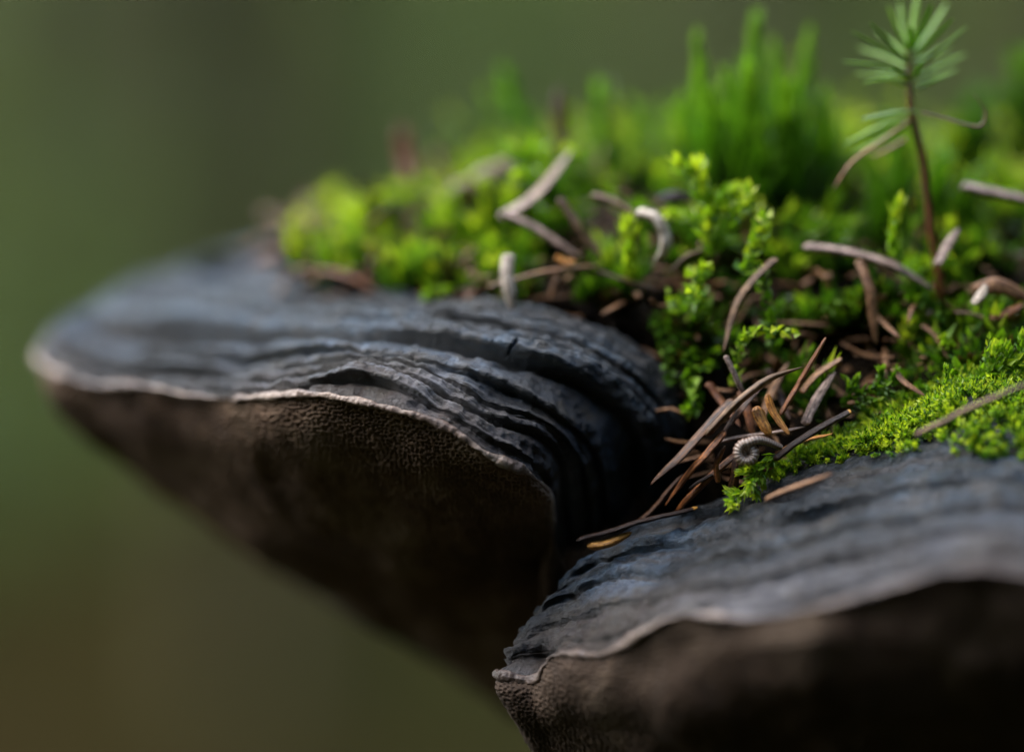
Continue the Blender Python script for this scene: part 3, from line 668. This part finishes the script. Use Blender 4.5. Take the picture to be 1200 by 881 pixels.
NM = dict(
    brown=m_needle('needle_brown', (0.015, 0.005, 0.002), (0.10, 0.040, 0.013)),
    dark=m_needle('needle_dark', (0.004, 0.0018, 0.001), (0.024, 0.010, 0.005), 0.35, spec=0.12, tip=(0.42, 0.20, 0.04)),
    grey=m_needle('needle_grey', (0.036, 0.017, 0.007), (0.20, 0.120, 0.064), 0.5),
    mauve=m_needle('needle_mauve', (0.085, 0.047, 0.033), (0.43, 0.315, 0.255), 0.45),
    white=m_needle('needle_white', (0.26, 0.19, 0.135), (0.64, 0.56, 0.47), 0.45),
    tan=m_needle('needle_tan', (0.070, 0.027, 0.009), (0.29, 0.150, 0.068), 0.45),
    orange=m_needle('needle_orange', (0.22, 0.070, 0.008), (0.55, 0.25, 0.05), 0.4),
    amber=m_needle('needle_amber', (0.16, 0.060, 0.006), (0.42, 0.20, 0.035), 0.3),
    rust=m_needle('needle_rust', (0.045, 0.013, 0.003), (0.22, 0.080, 0.022), 0.4),
)
def needle(label, pts, wpx, col, **kw):
    q = PP(pts); dm = float(np.mean([p[2] for p in pts])) * .001
    V, Fc, uv = needle_mesh(q, wpx * (D + dm) / FPX, **kw)
    return tag(mesh_obj('spruce_needle', V, Fc, NM[col], origin=V[len(V) // 2], uv=uv), label, 'needle', 'fallen spruce needles')
needle('long grey needle arching over the heap towards upper right', [(826,512,0),(844,492,-.5),(863,472,-1),(886,453,-1),(906,441,-.5),(940,430,1)], 15, 'grey', flat=.7)
needle('thick dark brown needle slanting down into the crevice, lowest of the heap', [(860,468,2),(838,492,1),(800,533,0),(762,568,0)], 18, 'brown')
needle('shorter rusty brown needle lying below the thick dark one in the crevice', [(851,504,-.5),(834,524,-.5),(814,548,0),(780,592,2)], 15, 'rust')
needle('grey needle standing upright behind the long arching one', [(850,416,3),(862,442,3),(874,466,4)], 12, 'mauve')
needle('reddish brown needle rising steeply with its tip over the dark hollow', [(914,487,2),(926,466,2),(940,443,2),(968,395,1.5)], 13, 'rust', sharp=.6)
needle('broad tan split needle behind the steep reddish brown one', [(938,461,4),(958,438,4),(986,419,4)], 20, 'tan', flat=.35, sharp=.6)
needle('pale mauve needle standing on the heap right of the orange pieces', [(943,498,2),(959,466,3),(979,436,3.5)], 14, 'mauve')
needle('short thick orange needle piece in the middle of the heap', [(886,476,0),(892,492,-.5),(902,510,-1)], 17, 'orange', sharp=.75, flat=.7, taper=.22, groove=.3)
needle('slim orange-tan needle leaning against the thick orange piece', [(899,461,1),(906,482,.5),(924,509,-.5)], 11, 'orange', sharp=.8, taper=.2, groove=.3)
needle('thin purplish needle lying level behind the coiled millipede', [(842,518,2),(882,510,2),(944,499,2)], 9, 'mauve')
needle('dark needle with orange cut end lying on moss right of the millipede', [(906,539,-1),(946,511,-1),(998,481,-1)], 16, 'dark', sharp=.25)
needle('brown striped needle curling upright left of the millipede', [(842,566,0),(840,544,0),(850,522,0)], 15, 'rust', groove=.3)
needle('blurred tan needle with pale end lying on the nearer cap', [(896,585,-5),(933,572,-6),(976,555,-7)], 16, 'tan')
needle('glossy dark brown needle pointing left over the black gap', [(676,634,-.5),(716,622,-.5),(752,611,-.5),(817,596,0)], 12, 'dark', groove=.3, sharp=.2)
needle('short amber needle tucked beneath the glossy dark one', [(688,640,-.5),(711,637,-.5),(740,624,0)], 14, 'amber', flat=.8, sharp=.8, taper=.18)
needle('dark needle lost in the shadow low in the crevice', [(748,612,3),(770,590,3),(800,556,3)], 11, 'brown')
needle('brown needle half hidden behind the orange pieces', [(868,458,5),(876,482,4),(884,512,3)], 11, 'rust')
needle('dark needle leaning behind the steep reddish brown one', [(900,432,7),(912,458,6),(926,492,4)], 10, 'brown')
needle('dark brown needle under the long grey arching one', [(892,452,3),(868,480,2),(846,512,2)], 11, 'brown')
needle('short rusty needle below the millipede at the edge of the gap', [(872,560,0),(890,552,-.5),(908,548,-.5)], 12, 'rust')
needle('thin dark needle crossing the foot of the rusty one in the crevice', [(806,574,1),(828,560,1),(856,548,1)], 8, 'dark')
needle('thick rusty needle lying along the shadowed foot of the heap', [(876,522,2),(846,546,1),(806,586,2),(786,612,4)], 15, 'rust')
needle('tan needle slanting up behind the orange pieces to the hollow', [(888,500,4),(904,462,5),(924,424,6)], 13, 'tan')
needle('bright orange-tan needle lying under the dark needle with orange end', [(916,528,1),(940,516,1),(976,508,1)], 10, 'orange')
needle('rusty needle leaning left against the upright grey one', [(830,448,6),(846,470,5),(868,500,3)], 11, 'rust')
needle('short brown needle bridging the gap left of the millipede', [(858,574,0),(862,552,0),(866,528,.5)], 11, 'brown')
needle('broad pale needle slanting up to the right at left centre of the moss', [(586,256,20),(628,228,21),(670,176,23)], 24, 'mauve', flat=.4)
needle('greyish needle slanting down right, crossing below the broad pale one', [(586,249,17),(632,270,16),(682,302,15)], 19, 'mauve')
needle('dull grey-brown needle right of the crossing pair', [(655,232,15),(676,262,14),(706,304,13)], 18, 'grey')
needle('short white needle standing upright at the edge of the large cap', [(596,298,12),(595,326,11),(600,362,11)], 15, 'white', sharp=.8)
needle('orange-brown needle lying level above the cap edge', [(572,336,14),(636,318,13),(708,310,13)], 10, 'tan')
needle('bright white hooked needle curving like a C in the moss', [(746,248,12),(768,255,11),(780,276,11),(779,294,11),(766,310,11)], 19, 'white', flat=.8)
needle('dull grey needle leading into the bright white hook', [(694,228,15),(722,238,14),(758,258,13)], 15, 'grey')
needle('brown-grey needle bending down at the left of the dark hollow', [(910,302,7),(884,326,6),(864,356,6),(848,412,5)], 15, 'grey')
needle('wide pale mauve needle sloping down to the seedling foot', [(942,288,13),(1000,296,12),(1048,312,11),(1094,340,10)], 21, 'mauve')
needle('brown needle hanging down over the hollow below the pale mauve one', [(1008,304,10),(1020,345,8),(1028,402,7)], 15, 'tan')
needle('thick pale stick-like needle at the right edge of the moss', [(1126,218,17),(1170,228,16),(1230,240,16)], 24, 'mauve')
needle('grey blurred needle crossing the mossy cap at the right edge', [(1070,512,-7),(1130,482,-8),(1220,444,-9)], 14, 'grey')
needle('short brown needle end right of the fern-like frond', [(1046,432,4),(1060,448,3),(1084,464,2)], 11, 'tan')
needle('blurred brown needle lying along the back of the large cap', [(372,316,32),(416,328,29),(462,348,27)], 13, 'rust')
needle('blurred reddish scrap of needle at the far left end of the moss', [(302,304,50),(318,298,50),(340,300,49)], 16, 'rust')
needle('dark brown blurred twig stub standing behind the broad pale needle', [(662,192,34),(657,150,35),(654,104,36)], 16, 'brown')
needle('faint reddish blurred stub standing at the back left of the moss', [(486,215,52),(478,185,54),(472,148,55)], 20, 'rust')
needle('small whitish needle right of the seedling foot', [(1098,312,9),(1108,292,10),(1124,268,11)], 14, 'mauve')
needle('dark tan needle on the slope below the white flake', [(1080,380,8),(1098,396,7),(1112,420,6)], 10, 'tan')
needle('thin brown needle right of the dark tan one', [(1118,366,8),(1150,372,8),(1182,392,7)], 8, 'grey')
needle('short grey needle under the forked moss sprig', [(786,318,11),(806,300,11),(830,292,11)], 9, 'grey')
needle('brown needle half buried below the white hook', [(700,318,13),(736,330,12),(774,340,12)], 9, 'brown')
needle('rusty needle half buried at the middle of the left moss', [(470,300,32),(505,308,30),(545,300,30)], 11, 'tan')

def scrap(name, label, cat, pts, wpx, col, curl=0.4, seed=0):
    """a curled scrap of dead leaf or bud scale with thickness"""
    q = PP(pts); r = np.random.default_rng(seed); c = catmull(q, 14); dm = np.mean([p[2] for p in pts]) * .001
    wid = wpx * (D + dm) / FPX; tg = unit(np.gradient(c, axis=0)); sd = unit(np.cross(tg, U_ * .8 - F_ * .5)); up = np.cross(sd, tg)
    s = np.linspace(-1, 1, 9); t = np.linspace(0, 1, 14); env = np.sin(np.clip(t * .92 + .06, 0, 1) * math.pi) ** .6
    G = c[:, None] + (wid / 2) * env[:, None, None] * (s[None, :, None] * sd[:, None] - (curl * s ** 2)[None, :, None] * up[:, None])
    G = G + (0.06 * wid * fbm(G * 900 + seed, 3))[..., None] * up[:, None]
    nn = grid_normals(G); th = 0.00012
    V = np.vstack([(G + nn * th).reshape(-1, 3), (G - nn * th).reshape(-1, 3)]); f = grid_faces(14, 9); n = 14 * 9
    Fc = f.tolist() + (f[:, ::-1] + n).tolist(); idx = np.arange(n).reshape(14, 9)
    loop = list(idx[0]) + list(idx[1:, -1]) + list(idx[-1, -2::-1]) + list(idx[-2:0:-1, 0])
    for a, b in zip(loop, loop[1:] + loop[:1]): Fc.append((int(b), int(a), int(a) + n, int(b) + n))
    uv = np.stack(np.meshgrid(t, (s + 1) / 2, indexing='ij'), -1).reshape(-1, 2)
    return tag(mesh_obj(name, V, Fc, NM[col], origin=c[0], uv=np.vstack([uv, uv])), label, cat)
scrap('dead_leaf', 'blurred purplish brown dead leaf lying in the moss at left centre', 'leaf', [(522,224,38),(560,204,37),(604,182,38)], 46, 'grey', .7, 1)
scrap('bud_scale', 'dark brown bud scale on the edge of the large cap', 'bud scale', [(522,350,20),(545,338,20),(566,340,20)], 22, 'brown', .9, 2)
scrap('dead_leaf', 'curled brown leaf scrap at the right edge below the thick pale needle', 'leaf', [(1140,336,8),(1172,328,8),(1214,352,9)], 26, 'tan', .9, 3)
scrap('bark_flake', 'small bright white flake on the moss slope at the right', 'flake', [(1140,356,6),(1149,345,6),(1156,334,6)], 12, 'white', .4, 4)
scrap('dead_leaf', 'small reddish leaf scrap right of the white flake', 'leaf', [(1160,372,7),(1178,366,7),(1198,356,7)], 14, 'rust', .6, 5)
scrap('dead_leaf', 'small dark leaf scrap just above the top of the white hooked needle', 'leaf', [(770,232,18),(792,226,18),(812,232,18)], 22, 'dark', .6, 6)
scrap('bud_scale', 'tiny orange bud scale where the tan needles cross', 'bud scale', [(652,300,12),(662,305,12),(674,306,12)], 11, 'orange', .7, 7)

def litter():
    """crumbs of dead moss, bark and broken needles caught in the carpet: too many and too small to count"""
    r = np.random.default_rng(77); V = []; Fc = []; UV = []; o = 0
    N = grid_normals(SUBC)
    if N[NVs // 2, NUs // 2, 2] < 0: N = -N
    for _ in range(1100):
        i = int(r.uniform(0.12, 0.95) * (NVs - 1)); j = int(r.uniform(0, 1) * (NUs - 1)); p = SUBC[i, j] + N[i, j] * r.uniform(0.0, 0.0030)
        d = unit(r.normal(0, 1, 3) * np.array([1, 1, .35])); L = 0.0008 + 0.0052 * r.uniform() ** 2
        v, f, uv = needle_mesh(np.array([p, p + d * L * .5 + r.normal(0, .1, 3) * L, p + d * L]), r.uniform(0.0003, 0.0008), n=6, sharp=.6)
        V.append(v); UV.append(uv); Fc += [tuple(int(x) + o for x in q) for q in f]; o += len(v)
    ob = mesh_obj('leaf_litter', np.vstack(V), Fc, NM['tan'], origin=V[0][0], uv=np.vstack(UV))
    tag(ob, 'brown crumbs of broken needles and dead moss caught in the moss carpet', 'litter', kind='stuff')
litter()

# ------------------------------------------------------------------ coiled millipede
def millipede():
    cx, cy = 875.5, 531.0; n = 260
    a = np.linspace(0, 1, n)
    turns = 1.62; ang = math.radians(-62) + 2 * math.pi * turns * (1 - a)       # from the hidden middle outwards
    spiral = []
    for t in a:
        if t < 0.80:
            s = t / 0.80; ph = math.radians(250) - s * 2 * math.pi * 1.45; rad = 2.6 + 9.6 * s ** 0.9
            spiral.append((cx + math.cos(ph) * rad, cy - math.sin(ph) * rad * 1.02, -1.6 + 0.6 * (1 - s)))
        else:
            spiral.append(None)
    k = next(i for i, v in enumerate(spiral) if v is None)
    e0 = spiral[k - 1]; e1 = spiral[k - 6]
    ctrl = [spiral[k - 14], e0, ((e0[0] + 893) / 2, e0[1] - 3.0, -1.5), (893, 515.5, -1.2), (904, 519, -.8), (915, 524, -.3)]
    tail = catmull(np.array(ctrl[1:]), n - k)
    pts = np.array([list(p) for p in spiral[:k]] + tail.tolist())
    for _ in range(3): pts[1:-1] = (pts[:-2] + 2 * pts[1:-1] + pts[2:]) / 4
    c = PP(pts); tg = unit(np.gradient(c, axis=0)); arc = np.r_[0, np.cumsum(np.linalg.norm(np.diff(c, axis=0), axis=1))]
    w_ = 0.00047 * np.interp(a, [0, .05, .3, .85, 1], [.35, .75, .95, .85, .5])
    seg = 0.00026; ph = (arc / seg) % 1.0
    ribs = 1 + 0.16 * np.sin(ph * math.pi) ** 0.7
    th = np.linspace(0, 2 * math.pi, 17); rings = []
    up = -F_
    for i in range(n):
        u = unit(up - tg[i] * (up @ tg[i])); s = np.cross(tg[i], u)
        rings.append(c[i] + w_[i] * ribs[i] * (np.cos(th)[:, None] * u * 1.25 + np.sin(th)[:, None] * s))
    V = np.array(rings).reshape(-1, 3); Fc = grid_faces(n, 17).tolist(); m = len(V)
    V = np.vstack([V, c[:1] , c[-1:]])
    for j in range(16): Fc.append((j + 1, j, m)); Fc.append(((n - 1) * 17 + j, (n - 1) * 17 + j + 1, m + 1))
    # tones: pale back, ringed darker edges
    edge = np.abs(np.sin(th))[None] * np.ones((n, 1)); ringd = (np.sin(ph * math.pi) ** 2)[:, None] * np.ones((1, 17))
    tone = np.r_[(0.95 - 0.35 * edge ** 4 - 0.5 * (1 - ringd) * (0.3 + 0.7 * edge)).ravel(), .5, .5]
    t = NT('millipede_skin'); f = t.attr('tone')
    col = t.ramp(f, [(0.0, (0.03, 0.010, 0.005)), (0.4, (0.11, 0.060, 0.040)), (0.75, (0.22, 0.145, 0.100)), (1.0, (0.42, 0.34, 0.27))])
    p = t.n('ShaderNodeBsdfPrincipled', Roughness=0.35); t.l(col, p.inputs['Base Color']); t.l(p.outputs[0], t.out.inputs[0])
    o = mesh_obj('millipede', V, Fc, t.m, origin=c[n // 2], attrs={'tone': np.clip(tone, 0, 1)})
    tag(o, 'tiny pale grey millipede coiled in a spiral on the needle heap', 'millipede')
millipede()

# ------------------------------------------------------------------ spruce seedling
P0 = P
def seedling():
    P = lambda a, b_, c_: P0(a, b_, c_ + 4)
    PP = lambda a: np.array([P(*t_) for t_ in a])
    base = P(1098, 345, 10)
    t = thing('spruce_seedling', base, 'small spruce seedling with brown stem and crown of green needles', 'seedling')
    stem_m = m_needle('seedling_stem', (0.06, 0.018, 0.005), (0.20, 0.070, 0.022), 0.5)
    V, Fc, uv = needle_mesh(PP([(1100,352,10),(1098,320,10),(1089,265,10),(1084,192,10),(1073,138,10),(1069,105,10),(1067,50,10)]), 10 * (D + .01) / FPX, flat=.95, sharp=.75, groove=.05, n=60)
    mesh_obj('stem', V, Fc, stem_m, t, uv=uv)
    def nl(pts, wpx, mat, label=None, tone=.5):
        q = PP(pts); V, Fc, uv = needle_mesh(q, wpx * (D + .01) / FPX, flat=.55, sharp=.85, n=22, groove=.2)
        o = mesh_obj('needle', V, Fc, mat, t, uv=uv, attrs={'tone': np.full(len(V), tone)})
        if label: o['label'] = label
    g = M['seedling_leaf']
    top = [((1066,68,10),(1034,56,8),(997,37,6)),((1063,80,10),(1040,68,13),(1006,57,16)),((1064,88,10),(1030,78,8),(988,73,7)),((1062,102,10),(1040,95,7),(1010,97,5)),
           ((1064,60,10),(1052,35,9),(1040,6,9)),((1068,52,10),(1072,25,11),(1076,-6,12)),((1071,62,10),(1090,36,12),(1110,4,14)),((1073,78,10),(1102,58,8),(1134,31,7)),
           ((1076,90,10),(1100,78,13),(1132,64,15)),((1074,106,10),(1090,98,8),(1112,88,6)),((1064,66,10),(1048,52,12),(1028,38,14)),((1067,58,10),(1066,46,8),(1067,32,6)),
           ((1070,92,10),(1075,84,5),(1083,74,1)),((1064,96,10),(1056,86,5),(1046,78,1)),((1072,72,10),(1092,66,16),(1112,56,21)),((1066,84,10),(1044,86,15),(1022,88,20)),((1065,74,10),(1040,48,7),(1020,26,5)),((1072,66,10),(1090,50,7),(1118,22,4)),((1073,98,10),(1096,92,11),(1122,80,12)),((1063,94,10),(1036,90,11),(1002,86,12)),((1067,56,10),(1058,30,12),(1054,2,14)),((1070,58,10),(1082,30,8),(1092,4,6))]
    for i, p in enumerate(top): nl(p, 7, g, tone=.35 + .5 * ((i * 7) % 10) / 10)
    nl(((1074,131,9),(1048,133,7),(1010,139,6)), 8, g, 'pale bluish needle pointing left', .95)
    nl(((1068,138,10),(1034,148,10),(990,170,9)), 9, g, None, .35)
    nl(((1070,142,10),(1040,160,9),(1000,178,8)), 9, g, None, .25)
    nl(((1066,140,9),(1036,164,8),(1000,190,7),(978,222,7)), 8, NM['tan'], 'dead tan needle drooping left')
    nl(((1062,162,12),(1044,174,12),(1020,184,12)), 9, NM['tan'], 'short dead tan needle')
    nl(((1078,132,7),(1105,139,6),(1134,147,5),(1150,147,5),(1154,131,5),(1142,111,5)), 7, NM['grey'], 'thin olive needle curled up at its end')
seedling()

for o in ROOTS:
    if '_o' in o: del o['_o']
